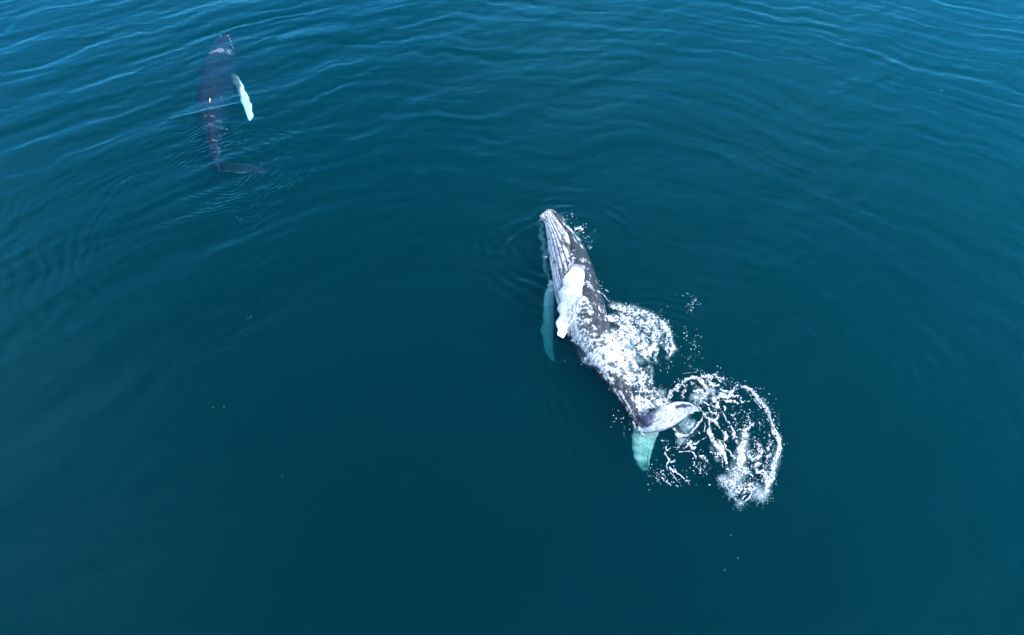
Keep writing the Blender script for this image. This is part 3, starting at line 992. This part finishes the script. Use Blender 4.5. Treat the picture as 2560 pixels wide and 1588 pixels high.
FLUKE = [
    S('a', (150, 620, 35, .72), (200, 540, 55, .72), (240, 470, 60, .72), (340, 380, 60, .66), (440, 290, 50, .72), (540, 220, 42, .82), (640, 190, 32, 1), (720, 205, 36, 1.05), (820, 265, 48, 1.05), (880, 340, 45, 1.0), (940, 430, 45, .95), (940, 500, 40, .8)),
    S('a', (520, 330, 45, .6), (500, 400, 50, .55), (440, 500, 45, .55), (430, 590, 28, .6), (370, 560, 20, .5)),
    S('a', (620, 260, 10, .7), (640, 340, 9, .7), (680, 290, 8, .6), (710, 380, 8, .6)),
    S('a', (820, 170, 40, .82), (930, 150, 45, .8), (1040, 150, 35, .85), (1110, 100, 18, .8)),
    S('a', (1000, 180, 40, .75), (930, 260, 50, .85), (1000, 330, 30, .95), (1080, 370, 22, .9), (1150, 350, 22, .85)),
    S('a', (1110, 170, 30, .8), (1170, 240, 50, .7), (1220, 230, 40, .6), (1245, 150, 12, .7), (1180, 300, 24, .6)),
    S('a', (690, 450, 30, .9), (760, 450, 40, .6), (840, 470, 45, .8), (890, 560, 45, .7), (700, 570, 70, .5), (620, 560, 30, .6), (780, 620, 50, .55)),
    S('a', (1000, 440, 50, .55), (1060, 500, 40, .6)), S('a', (1180, 410, 25, .75), (1240, 470, 30, .95), (1390, 470, 28, .95), (1460, 420, 30, .8), (1520, 350, 28, .75)),
    S('a', (1150, 510, 20, .9), (1240, 530, 40, 1), (1340, 570, 36, .95), (1400, 500, 40, 1), (1470, 550, 18, .9), (1560, 570, 12, .8), (1600, 540, 8, .8)),
    S('a', (1160, 560, 40, .9), (1060, 590, 50, .95), (1030, 640, 35, .9), (1130, 660, 40, .9), (1130, 740, 40, 1.05), (1150, 780, 26, 1)),
    S('a', (1260, 610, 26, .9), (1320, 650, 30, .95), (1400, 630, 36, 1), (1470, 660, 32, 1), (1530, 695, 26, .95)),
    S('a', (1570, 610, 26, .7), (1600, 660, 26, .8), (1650, 670, 22, .75)), S('a', (1440, 420, 40, .55), (1540, 430, 30, .5)),
    S('a', (1480, 350, 24, .6), (1600, 360, 36, .68), (1700, 370, 42, .8), (1790, 430, 42, .85), (1840, 500, 42, .8), (1920, 590, 46, .8), (1980, 660, 46, .85), (2060, 760, 42, .85), (2120, 850, 36, .9), (2150, 950, 26, .9),
      (2195, 1050, 26, 1), (2240, 1180, 30, 1.05), (2300, 1300, 38, 1.05), (2345, 1400, 45, 1.05)),
    S('a', (1700, 450, 30, .5), (1860, 620, 34, .5), (1960, 760, 30, .45), (2060, 860, 30, .45)),
    S('a', (820, 620, 22, .9), (800, 690, 16), (760, 690, 14, .8)), S('a', (660, 690, 10, .8), (760, 770, 14, .85), (830, 850, 20, .9), (870, 930, 36, 1.05), (950, 990, 30, 1), (1030, 1035, 28, 1), (1090, 1010, 36, 1), (1150, 960, 28, .95)),
    S('a', (1090, 1030, 40, 1), (1120, 1090, 34, .95), (1150, 1150, 20, 1), (1180, 1190, 10, .9)),
    S('a', (965, 1020, 18, .95), (955, 1130, 18, 1), (950, 1220, 36, .95), (1000, 1300, 45, 1), (1070, 1400, 40, 1)),
    S('b', (1110, 0, 40, 1), (1160, 90, 42, 1), (1220, 200, 42, 1.05), (1290, 280, 52, 1.05), (1340, 320, 44, 1.05), (1365, 400, 32, 1), (1380, 500, 22, 1)),
    S('b', (1290, 175, 20, 1), (1350, 270, 22, 1)), S('b', (1130, 325, 14, .9), (1190, 350, 36, .85), (1270, 340, 40, .9)), S('b', (1200, 400, 14, .8), (1320, 385, 12, .8)),
    S('b', (1330, 420, 10, .8), (1300, 510, 18, .9), (1310, 570, 10, .8)), S('b', (1230, 470, 26, .55), (1260, 480, 18, .5)),
    S('a', (1160, 790, 11, 1), (1220, 850, 12), (1265, 920, 20), (1300, 1010, 17), (1360, 1075, 18), (1390, 1150, 16), (1430, 1230, 26), (1460, 1310, 28), (1430, 1390, 24)),
    S('a', (1255, 745, 16, .95), (1295, 790, 22), (1275, 840, 12)), S('a', (830, 655, 14, .95), (940, 710, 16), (1040, 765, 18), (1120, 785, 20)),
    S('a', (970, 790, 16, .95), (1010, 860, 20), (1080, 875, 26), (1140, 930, 24), (1100, 920, 14)),
    S('a', (880, 1040, 8, .7), (870, 1150, 16, .85), (880, 1250, 14, .8)), S('a', (790, 1280, 26, .85), (800, 1300, 18)), S('a', (720, 1180, 8, .7), (640, 1300, 8, .6), (560, 1380, 8, .6)),
    S('a', (1210, 1220, 16, .85), (1280, 1240, 30, .8), (1290, 1310, 26, .95), (1260, 1400, 24, .9)),
    S('a', (1400, 900, 14, .8), (1440, 930, 14, .85), (1500, 880, 12, .7)), S('a', (1470, 990, 20, .75), (1490, 1040, 12, .8)), S('a', (1560, 825, 8, .8), (1640, 840, 10, .8), (1665, 875, 14, .85)),
    S('a', (1450, 1100, 12, .75), (1540, 1110, 10, .8), (1600, 1115, 10, .8), (1700, 1140, 14, .85)), S('a', (1920, 1020, 10, .7), (1980, 1090, 22, .7), (1960, 1150, 12, .7), (2050, 1050, 8, .7)),
    S('a', (1480, 760, 8, .6), (1440, 750, 10, .7)), S('a', (1720, 690, 10, .7), (1790, 620, 8, .7)), S('a', (1800, 880, 10, .6), (1790, 850, 7, .6)),
    S('b', (1340, 0, 16, 1), (1390, 60, 22, 1), (1370, 120, 18), (1330, 165, 12)), S('b', (1250, 110, 8, .9), (1320, 170, 8)), S('b', (1340, 195, 9, 1), (1400, 265, 13), (1470, 360, 14), (1510, 410, 24, .9)),
    S('b', (1480, 30, 22, .95), (1500, 80, 16, .8), (1560, 80, 14, .8)), S('b', (1530, 130, 14, .7), (1600, 190, 24, .8)),
    S('a', (1740, 900, 12, .9), (1750, 1040, 16, .95), (1770, 1110, 40, .85), (1820, 1090, 36, .7), (1720, 1180, 34, 1), (1640, 1230, 28, 1), (1530, 1220, 16, .95)),
    S('a', (1750, 1190, 26, .9), (1690, 1260, 45, .95), (1650, 1370, 60, .88), (1740, 1330, 40, .6)),
    S('b', (1680, 30, 55, .9), (1700, 110, 60, .92), (1640, 200, 62, 1), (1620, 300, 75, 1), (1640, 400, 85, 1), (1600, 500, 95, .88), (1560, 600, 100, .78), (1560, 690, 100, .7), (1500, 780, 110, .68)),
    S('b', (1440, 830, 110, .62), (1480, 920, 90, .62), (1600, 900, 110, .6), (1760, 880, 100, .58), (1880, 940, 110, .56), (1980, 960, 80, .62)),
    S('b', (1480, 700, 70, .7), (1690, 600, 60, .75), (1720, 660, 40, .7), (1780, 560, 40, .55)),
    S('b', (1320, 760, 60, .5), (1420, 870, 70, .55), (1490, 980, 50, .55)),
    S('b', (1700, 670, 16, .95), (1780, 690, 16, .95), (1850, 750, 16, .95), (1900, 780, 20, .85)),
    S('b', (1960, 490, 22, .85), (1880, 520, 30, .95), (1840, 575, 30, .95), (1870, 640, 28, .9), (1950, 640, 34, .85), (2010, 700, 60, .82), (2000, 780, 60, .68)),
    S('b', (2070, 30, 40, .5), (2090, 130, 50, .55), (2050, 240, 50, .62), (2060, 370, 55, .62), (2040, 450, 40, .5), (2010, 560, 40, .6)),
    S('b', (1880, 190, 50, .5), (1940, 300, 60, .55), (1900, 380, 45, .7), (1850, 430, 34, .75), (1780, 480, 22, .6)),
    S('b', (1760, 330, 50, .5), (1760, 450, 50, .5)), S('b', (1790, 130, 50, .55), (1860, 60, 24, .5)),
    S('b', (2130, -10, 40, 1), (2190, 40, 42, 1.05), (2235, 150, 36, 1.05), (2230, 280, 42, .95), (2200, 390, 48, .9), (2150, 500, 55, .8), (2130, 620, 62, .85), (2110, 720, 60, .9), (2075, 800, 46, 1.05), (2040, 880, 50, .95), (2020, 980, 50, .7)),
    S('b', (2170, 660, 26, .8), (2110, 780, 20)), S('b', (1640, 1065, 14, .9), (1690, 1030, 20, .95), (1710, 1010, 10)), S('b', (1700, 1100, 14, .8), (1760, 1040, 16, .9), (1790, 1000, 14, .9)),
    S('b', (1530, 1070, 18, .75), (1545, 1095, 12)), S('b', (1580, 1160, 22, .55), (1640, 1135, 16, .75)),
    S('b', (435, 235, 7, .9), (430, 290, 15, .9), (470, 295, 9)), S('b', (410, 345, 26, 1), (440, 400, 15, 1), (470, 470, 32, 1.05), (432, 540, 14, 1), (442, 610, 12, .95)),
    S('b', (490, 490, 22, 1), (560, 440, 9, 1)), S('b', (480, 575, 14, 1), (505, 625, 36, 1.05), (570, 635, 24, 1), (630, 690, 13, 1), (700, 750, 18, 1)),
    S('b', (495, 660, 12, 1), (540, 730, 13), (600, 790, 9)), S('b', (525, 530, 8, .9), (570, 615, 12)), S('b', (725, 795, 14, 1), (770, 785, 14), (795, 830, 11), (800, 860, 7)),
    S('b', (480, 290, 7, .85), (560, 262, 7), (630, 240, 9)), S('b', (640, 318, 20, 1), (720, 310, 10, 1), (820, 325, 14, 1), (880, 375, 24, 1), (905, 410, 18, 1)),
    S('b', (770, 195, 32, 1.05), (840, 265, 32, 1.05), (900, 250, 18, 1)), S('b', (690, 252, 9, .95), (760, 232, 10)), S('b', (570, 380, 8, .6), (510, 380, 8, .7)),
    S('b', (830, 150, 34, .85), (890, 182, 18, .95), (960, 150, 11), (1000, 110, 10), (1060, 70, 8)), S('b', (780, 190, 20, .8), (830, 120, 20, .7)),
    S('b', (560, 10, 20, .9), (640, 85, 24, .9), (740, 55, 28, .95), (840, 15, 18)), S('b', (960, 10, 18, .9), (970, 30, 12)),
    S('b', (950, 385, 16, .95), (1000, 405, 22, 1), (1060, 450, 16, .85), (1090, 490, 8)), S('b', (880, 470, 11, .75), (900, 560, 11), (980, 610, 9, .7)),
    S('b', (1035, 505, 9, .8), (1040, 570, 10, .7)), S('b', (295, 700, 14, .75), (370, 755, 18, .95), (430, 810, 18, .95), (480, 860, 14, .9)),
    S('b', (570, 855, 15, .9), (610, 870, 15, .9)), S('b', (330, 590, 10, .75), (340, 650, 14, .65), (385, 690, 12, .7)), S('b', (650, 855, 10, .8), (670, 860, 8)),
    S('b', (1115, 835, 14, .75), (1140, 850, 10)), S('b', (1350, 650, 12, .7), (1400, 590, 24, .85), (1420, 640, 16, .7)),
    S('a', (280, 1190, 36, .7), (350, 1300, 36, .8), (440, 1335, 24, .95), (540, 1320, 28, .95), (640, 1270, 26, .95), (700, 1150, 24, .95), (790, 1050, 18, .85), (830, 950, 14, .85)),
    S('a', (520, 930, 14, .8), (530, 1040, 22, .9), (520, 1140, 26, .8), (600, 1130, 36, .6), (640, 1090, 26, .7)), S('a', (600, 880, 24, .55), (690, 900, 14, .6)),
    S('4', (800, 1025, 8, .6), (890, 1020, 8, .6)),
]
HEAD = [
    S('h', (120, 200, 26, 1.05), (115, 240, 20), (150, 310, 36, 1.1), (170, 330, 20)), S('h', (230, 95, 14, .95), (270, 80, 12, .8), (340, 85, 24, .85), (300, 140, 20, .8), (265, 200, 22, 1), (350, 60, 10)),
    S('h', (925, 490, 22, 1), (990, 470, 22, 1), (1060, 450, 26, .8), (1130, 480, 20, .8), (1030, 520, 14, .6)), S('h', (980, 574, 10, 1), (1020, 578, 10, 1)), S('h', (1080, 562, 9, 1), (1120, 556, 9)),
    S('h', (700, 400, 8, .8), (760, 450, 12, .9), (830, 520, 18, 1), (865, 590, 11, 1)), S('h', (880, 545, 7, .8), (920, 500, 7, .9)), S('h', (960, 700, 18, .7), (1020, 750, 20, .8)),
    S('h', (1040, 630, 9, .8), (1050, 640, 6)), S('h', (1105, 665, 10, .8), (1110, 670, 8)), S('h', (1145, 705, 10, .75), (1150, 710, 8)), S('h', (1215, 675, 8, .85), (1230, 680, 7)), S('h', (1180, 790, 8, .8), (1185, 795, 7)),
    S('h', (1295, 950, 12, .9), (1315, 948, 9)), S('h', (1220, 935, 9, .7), (1245, 940, 6)), S('h', (1170, 345, 10, .9), (1180, 340, 8)), S('h', (1375, 540, 9, .85), (1385, 545, 6)), S('h', (1335, 575, 8, .75), (1340, 570, 6)),
    S('h', (235, 910, 7, .8), (236, 918, 7)), S('h', (200, 1165, 12, .8), (240, 1140, 12, .8), (250, 1180, 10, .8)), S('h', (40, 335, 8, .75), (45, 336, 6)),
    S('2', (650, 1240, 14, .65), (700, 1215, 18, .7), (760, 1205, 14, .8)), S('2', (680, 1310, 20, .65), (740, 1310, 18, .6), (640, 1270, 12, .5)), S('2', (630, 870, 8, .7), (650, 850, 7, .7)),
]


def streak_field(px, py, strokes):
    D = np.zeros(px.shape)
    for st in strokes:
        if len(st) == 1: st = st + st
        for a, b in zip(st[:-1], st[1:]):
            w = max(a[2], b[2]) * 1.5 + 2
            x0, x1 = min(a[0], b[0]) - w, max(a[0], b[0]) + w
            y0, y1 = min(a[1], b[1]) - w, max(a[1], b[1]) + w
            rows = np.where((py.max(1) >= y0) & (py.min(1) <= y1))[0]
            if not len(rows): continue
            r0, r1 = rows[0], rows[-1] + 1
            X, Y = px[r0:r1], py[r0:r1]
            cols = np.where((X.max(0) >= x0) & (X.min(0) <= x1))[0]
            if not len(cols): continue
            c0, c1 = cols[0], cols[-1] + 1
            X, Y = X[:, c0:c1], Y[:, c0:c1]
            d, t = seg_dist(X, Y, a, b)
            ww = a[2] + (b[2] - a[2]) * t; dd = a[3] + (b[3] - a[3]) * t
            # small streaks keep their place as solid marks; wide ones thin out towards the rim
            f = dd * np.clip(1.28 - .62 * (d / np.maximum(ww, .6)) ** 2, 0, 1.0) * (1 - sstep(.95, 1.35, d / np.maximum(ww, .6)))
            D[r0:r1, c0:c1] = np.maximum(D[r0:r1, c0:c1], f)
    return D


def foam_sheet(name, strokes, step, lift, rough, seed, thr=.5, wid=1.0, fs=1.0):
    P = np.array([p[:2] for st in strokes for p in st]); W = max(p[2] for st in strokes for p in st) + 6
    x0p, y0p = P.min(0) - W; x1p, y1p = P.max(0) + W
    cs = np.array([at(x, y, z) for x in (x0p, x1p) for y in (y0p, y1p) for z in (0, 1.0)])
    xs = np.arange(cs[:, 0].min(), cs[:, 0].max(), step); ys = np.arange(cs[:, 1].min(), cs[:, 1].max(), step)
    X, Y = np.meshgrid(xs, ys)
    water = sea_h(X, Y)
    tb = top_at(X, Y)
    base = np.maximum(water, tb)
    px, py = pix(X, Y, base + .03)
    wx = (fbm(X * 5, Y * 5, seed + 1, 3) - .5); wy = (fbm(X * 5 + 30, Y * 5, seed + 2, 3) - .5)
    D = streak_field(px + wx * 9, py + wy * 9, [[(p_[0], p_[1], p_[2] * wid, p_[3]) for p_ in st_] for st_ in strokes])
    web = 1 - np.abs(2 * fbm((X + .10 * wx) * 12 * fs, (Y + .10 * wy) * 12 * fs, seed + 5, 4, .55) - 1)     # ridges: a net of strands
    grain = fbm((X + .06 * wx) * 19 * fs, (Y + .06 * wy) * 19 * fs, seed + 9, 5, .58)
    N = (web - .78) * 1.7 + (grain - .5) * 1.15
    sub = np.clip(1.15 - D, 0, 1)          # dense foam is less torn
    F = D + N * (.52 + .62 * sub) * rough - thr
    F = np.where(D > .05, F, -1)
    lump = fbm(X * 10, Y * 10, seed + 14, 4, .55)
    hgt = np.clip(F, -.05, .5)
    Z = base + hgt * lift * (.35 + 1.3 * lump) * 1.4 + .004
    Z = np.where(F < 0, base + np.clip(F, -.3, 0) * .16, Z)
    keep = F > -.06
    cell = keep[:-1, :-1] & keep[:-1, 1:] & keep[1:, 1:] & keep[1:, :-1]
    anyp = (F[:-1, :-1] > -.02) | (F[:-1, 1:] > -.02) | (F[1:, 1:] > -.02) | (F[1:, :-1] > -.02)
    # no sheet across the drop at a body's edge
    zz = np.stack([base[:-1, :-1], base[:-1, 1:], base[1:, 1:], base[1:, :-1]])
    cell = cell & anyp & ((zz.max(0) - zz.min(0)) < .25)
    ny, nx = X.shape
    idx = np.arange(nx * ny).reshape(ny, nx)
    q = np.stack([idx[:-1, :-1][cell], idx[:-1, 1:][cell], idx[1:, 1:][cell], idx[1:, :-1][cell]], -1)
    used, inv = np.unique(q.ravel(), return_inverse=True)
    v = np.stack([X, Y, Z], -1).reshape(-1, 3)[used]
    o = mesh_obj(name, v, inv.reshape(-1, 4), M_FOAM, colors=np.repeat(np.clip(F, 0, 1).ravel()[used][:, None], 3, 1))
    return o, (X, Y, base, D, F)


def milk_sheet(name, strokes, depth, strength, seed, step=.035, grow=1.5, over=False):
    st2 = [[(p[0], p[1], p[2] * grow + 3, p[3]) for p in st] for st in strokes]
    P = np.array([p[:2] for st in st2 for p in st]); W = max(p[2] for st in st2 for p in st) + 6
    x0p, y0p = P.min(0) - W; x1p, y1p = P.max(0) + W
    cs = np.array([at(x, y, 0) for x in (x0p, x1p) for y in (y0p, y1p)])
    xs = np.arange(cs[:, 0].min(), cs[:, 0].max(), step); ys = np.arange(cs[:, 1].min(), cs[:, 1].max(), step)
    X, Y = np.meshgrid(xs, ys)
    lumps = fbm(X * 1.8, Y * 1.8, seed, 3)
    Z = np.minimum(sea_h(X, Y), .02) - depth * (.5 + lumps)
    if over:
        Z = np.maximum(sea_h(X, Y), top_at(X, Y)) + .012
    px, py = pix(X, Y, Z)
    D = np.zeros(X.shape)
    wx = (fbm(X * 3, Y * 3, seed + 1, 3) - .5) * 16; wy = (fbm(X * 3 + 30, Y * 3, seed + 2, 3) - .5) * 16
    for st in st2:
        if len(st) == 1: st = st + st
        for a, b in zip(st[:-1], st[1:]):
            d, t = seg_dist(px + wx, py + wy, a, b)
            w = a[2] + (b[2] - a[2]) * t
            D = np.maximum(D, (a[3] + (b[3] - a[3]) * t) * (1 - sstep(.1, 1.15, d / w)))
    keep = D > .01
    cell = keep[:-1, :-1] | keep[:-1, 1:] | keep[1:, 1:] | keep[1:, :-1]
    zz = np.stack([Z[:-1, :-1], Z[:-1, 1:], Z[1:, 1:], Z[1:, :-1]])
    cell = cell & ((zz.max(0) - zz.min(0)) < .3)
    ny, nx = X.shape
    idx = np.arange(nx * ny).reshape(ny, nx)
    q = np.stack([idx[:-1, :-1][cell], idx[:-1, 1:][cell], idx[1:, 1:][cell], idx[1:, :-1][cell]], -1)
    used, inv = np.unique(q.ravel(), return_inverse=True)
    v = np.stack([X, Y, Z], -1).reshape(-1, 3)[used]
    c = np.repeat((np.clip(D, 0, 1) * strength).ravel()[used][:, None], 3, 1)
    return mesh_obj(name, v, inv.reshape(-1, 4), M_MILK, colors=c)


OCT = np.array([[1, 0, 0], [-1, 0, 0], [0, 1, 0], [0, -1, 0], [0, 0, 1], [0, 0, -1]], float)
OCT_T = np.array([[0, 2, 4], [2, 1, 4], [1, 3, 4], [3, 0, 4], [2, 0, 5], [1, 2, 5], [3, 1, 5], [0, 3, 5]])


def drops(name, pts, rad, rs, mat):
    pts = np.asarray(pts, float); n = len(pts)
    sc = rad[:, None, None] * (1 + .5 * (rs.rand(n, 1, 3) - .5))
    ang = rs.rand(n) * 6.28
    c, s = np.cos(ang), np.sin(ang)
    R = np.zeros((n, 3, 3)); R[:, 0, 0] = c; R[:, 0, 1] = -s; R[:, 1, 0] = s; R[:, 1, 1] = c; R[:, 2, 2] = 1
    v = np.einsum('nij,nkj->nki', R, OCT[None] * sc) + pts[:, None]
    t = (OCT_T[None] + (np.arange(n) * 6)[:, None, None]).reshape(-1, 3)
    return mesh_obj(name, v.reshape(-1, 3), None, mat, tris=t)


def spray(name, fields, n, rs, extra=(), hmax=.35):
    """droplets thrown up around the foam: denser where the foam is"""
    X, Y, base, D, F = fields
    blur = D.copy()
    for k in range(26):
        blur = (blur + np.roll(blur, 1, 0) + np.roll(blur, -1, 0) + np.roll(blur, 1, 1) + np.roll(blur, -1, 1)) / 5
        blur = np.maximum(blur, D * .6)
    p = np.clip(blur, 0, 1) ** 1.2 * (fbm(X * 3, Y * 3, 77, 3) > .45)
    p = p.ravel() / p.sum()
    i = rs.choice(len(p), n, p=p)
    z = base.ravel()[i] + hmax * rs.rand(n) ** 3
    pts = np.stack([X.ravel()[i] + rs.normal(0, .05, n), Y.ravel()[i] + rs.normal(0, .05, n), z + .01], -1)
    rad = .007 + .017 * rs.rand(n) ** 3
    for (vw, x, y, sx, sy, cnt) in extra:
        ox, oy, k = VIEWS[vw]
        for _ in range(cnt):
            a = rs.normal(0, 1, 2)
            pts = np.concatenate([pts, at(ox + (x + a[0] * sx) / k, oy + (y + a[1] * sy) / k, .02)[None]])
            rad = np.append(rad, .008 + .016 * rs.rand() ** 2)
    return drops(name, pts, rad, rs, M_DROP)


rs = np.random.RandomState(3)
o, f_body = foam_sheet('sea_foam', BODY, .013, .075, 1.2, 100, .64, 1.0, .5)
tag(o, 'churned white foam pouring over the flank and tail stock of the rolled whale', 'foam', kind='stuff')
o, f_curl = foam_sheet('sea_foam', CURL, .013, .09, 1.15, 200, .60, 1.0, .55)
tag(o, 'curling foam thrown out beside the dark back of the rolled whale', 'foam', kind='stuff')
o, f_fluke = foam_sheet('sea_foam', FLUKE, .012, .07, 1.1, 300, .56, .84)
tag(o, 'wide lacy ring of foam strands flung out beyond the raised tail fluke', 'foam', kind='stuff')
o, f_head = foam_sheet('sea_foam', HEAD, .012, .05, .9, 400, .58)
tag(o, 'small foam flecks on the snout and the water beside the head', 'foam', kind='stuff')

o = spray('spray_droplets', f_body, 500, rs, extra=[('4', 350, 780, 60, 60, 11), ('4', 440, 850, 60, 80, 8), ('4', 560, 820, 60, 60, 14)])
tag(o, 'white water droplets spattered around the foaming tail stock', 'droplets', kind='stuff')
o = spray('spray_droplets', f_curl, 550, rs, extra=[('3', 2040, 530, 40, 50, 38), ('3', 1960, 880, 14, 60, 12), ('3', 2060, 1000, 60, 80, 26), ('3', 2030, 1200, 90, 90, 16), ('3', 1930, 420, 50, 10, 5),
                                                     ('3', 1650, 700, 110, 60, 24), ('3', 1640, 1250, 150, 60, 12)])
tag(o, 'loose droplets scattered around the curl of foam by the dark back', 'droplets', kind='stuff')
o = spray('spray_droplets', f_fluke, 1100, rs, extra=[('a', 2200, 1050, 90, 90, 40), ('b', 230, 700, 60, 130, 36), ('b', 2150, 760, 60, 60, 8), ('a', 700, 70, 130, 40, 26), ('a', 1330, 230, 60, 60, 14), ('a', 1650, 950, 260, 200, 70),
                                                      ('b', 1000, 560, 90, 120, 50), ('b', 1850, 250, 130, 120, 50)], hmax=.5)
tag(o, 'fine spray droplets hanging around the wide foam ring beyond the fluke', 'droplets', kind='stuff')
o = spray('spray_droplets', f_head, 120, rs, extra=[('h', 1080, 470, 60, 50, 24), ('h', 1230, 760, 60, 60, 12), ('h', 300, 800, 20, 260, 60), ('h', 850, 150, 20, 30, 8), ('h', 400, 300, 180, 120, 40)], hmax=.06)
tag(o, 'tiny droplets around the head of the rolled whale', 'droplets', kind='stuff')

MILK_HEAD = [S('2', (590, 400, 24, .6), (600, 560, 26, .8), (625, 760, 26, .8), (650, 980, 22, .6), (670, 1140, 20, .4)),  # added pale band standing in for the white belly seen under water
             S('2', (960, 560, 40, .8), (1030, 600, 70, .9), (1080, 660, 40, .6)), S('2', (860, 330, 26, .8), (920, 400, 24, .7), (980, 470, 14, .6)), S('2', (660, 1380, 40, .35), (640, 1500, 36, .35))]
MILK_FLUKE = [S('b', (1680, 60, 60, .8), (1630, 300, 80, .9), (1600, 500, 100, .9), (1480, 780, 110, .9), (1480, 950, 70, .8)), S('b', (1330, 770, 70, .8), (1450, 860, 80, .8)), S('b', (1900, 960, 110, .9), (2010, 990, 80, 1)),
              S('b', (2200, 300, 50, .7), (2130, 600, 70, .8), (2050, 850, 60, .8)), S('b', (1850, 400, 70, .7)), S('b', (1240, 470, 34, .8)), S('b', (1200, 250, 50, .5), (1300, 340, 50, .7)), S('b', (1600, 1150, 50, .8)), S('b', (620, 150, 40, .6), (740, 170, 40, .8)),
              S('a', (620, 600, 50, .6), (760, 550, 100, .9), (880, 570, 60, .7)), S('a', (1020, 450, 70, .9)), S('a', (1060, 660, 50, .8)), S('a', (520, 950, 40, .7), (480, 1200, 60, .6), (620, 1120, 60, .9)), S('a', (2000, 700, 34, .6), (2130, 880, 28, .6)), S('a', (1130, 800, 30, .8))]
o = milk_sheet('aerated_water', MILK_FLUKE, .05, .55, 500, grow=1.15)
tag(o, 'thin milky veil of air-filled water under the wide foam ring beyond the fluke', 'aerated water', kind='stuff')
o = milk_sheet('aerated_water', CURL[:-2] + BODY[:3] + [S('3', (820, 1060, 120, .9), (900, 1000, 90, .8)), S('3', (1260, 1000, 130, .9), (1400, 1160, 60, .7))], .05, .55, 540, grow=1.1)
tag(o, 'milky turquoise water welling up beside the flank and the curl of foam', 'aerated water', kind='stuff')
o = milk_sheet('aerated_water', MILK_HEAD, .34, 1.0, 580, grow=1.2)
tag(o, 'pale blue sheet added along the head, standing in for the submerged belly at left, milky water at right', 'aerated water', kind='stuff')

o = milk_sheet('water_veil', [st for st in BODY if max(p[2] for p in st) > 7] + [S('3', (620, 560, 60, .9), (600, 700, 70, .9), (680, 860, 100, .9), (800, 1000, 110, 1), (900, 1080, 110, 1))], 0, .22, 620, step=.022, grow=1.1, over=True)
tag(o, 'thin white sheet of water running off the flank and tail stock of the rolled whale', 'water', kind='stuff')

# air bubbles carried under the surface: turquoise patches beside the foam
pts = []; rad = []
for (vw, x, y, r, n, z0, z1) in [('3', 820, 1060, 90, 1500, -.02, -.3), ('3', 1260, 1000, 130, 1300, -.03, -.5), ('3', 1400, 1150, 60, 350, -.1, -.5), ('3', 1330, 900, 110, 500, -.05, -.4), ('2', 1000, 600, 60, 500, -.01, -.15),
                                 ('2', 860, 320, 30, 160, -.01, -.1), ('b', 1340, 790, 70, 500, -.01, -.25), ('b', 1930, 1000, 90, 900, -.01, -.25), ('b', 1470, 980, 60, 350, -.02, -.3), ('a', 760, 560, 110, 700, -.02, -.3),
                                 ('a', 500, 1150, 140, 500, -.05, -.5), ('a', 1020, 450, 60, 260, -.02, -.2), ('4', 830, 540, 40, 300, -.02, -.3), ('3', 1560, 1000, 200, 500, -.05, -.6), ('b', 1600, 700, 160, 900, -.03, -.4),
                                 ('b', 650, 150, 50, 120, -.05, -.2), ('b', 1240, 180, 30, 120, -.05, -.2), ('b', 1600, 1150, 60, 150, -.05, -.3)]:
    ox, oy, k = VIEWS[vw]
    a = rs.normal(0, .7, (n, 2))
    for j in range(n):
        z = z0 + (z1 - z0) * rs.rand()
        pts.append(at(ox + (x + a[j, 0] * r) / k, oy + (y + a[j, 1] * r) / k, z))
    rad.append(.006 + .010 * rs.rand(n) ** 2)
o = drops('air_bubbles', pts, np.concatenate(rad), rs, M_DROP)
tag(o, 'milky clouds of air bubbles just under the water around the splashes', 'bubbles', kind='stuff')

# stray specks of foam on the open water
specks = [(2353, 228, .04), (598, 548, .02), (592, 543, .018), (603, 547, .018), (533, 1019, .02), (560, 1017, .016), (627, 791, .018), (619, 796, .014), (430, 625, .015), (705, 1189, .016), (208, 1089, .015), (94, 1335, .016),
          (1827, 1338, .02), (1812, 1425, .02), (1845, 1395, .018), (247, 1437, .016), (567, 324, .03), (562, 335, .02), (552, 242, .025), (538, 258, .02)]
p = np.array([at(x, y, .0) for x, y, r in specks])
p[:, 2] = sea_h(p[:, 0], p[:, 1]) + .005
o = drops('foam_specks', p, np.array([r * .62 for _, _, r in specks]), rs, M_DROP)
tag(o, 'stray white specks drifting on the open dark water', 'specks', kind='stuff')
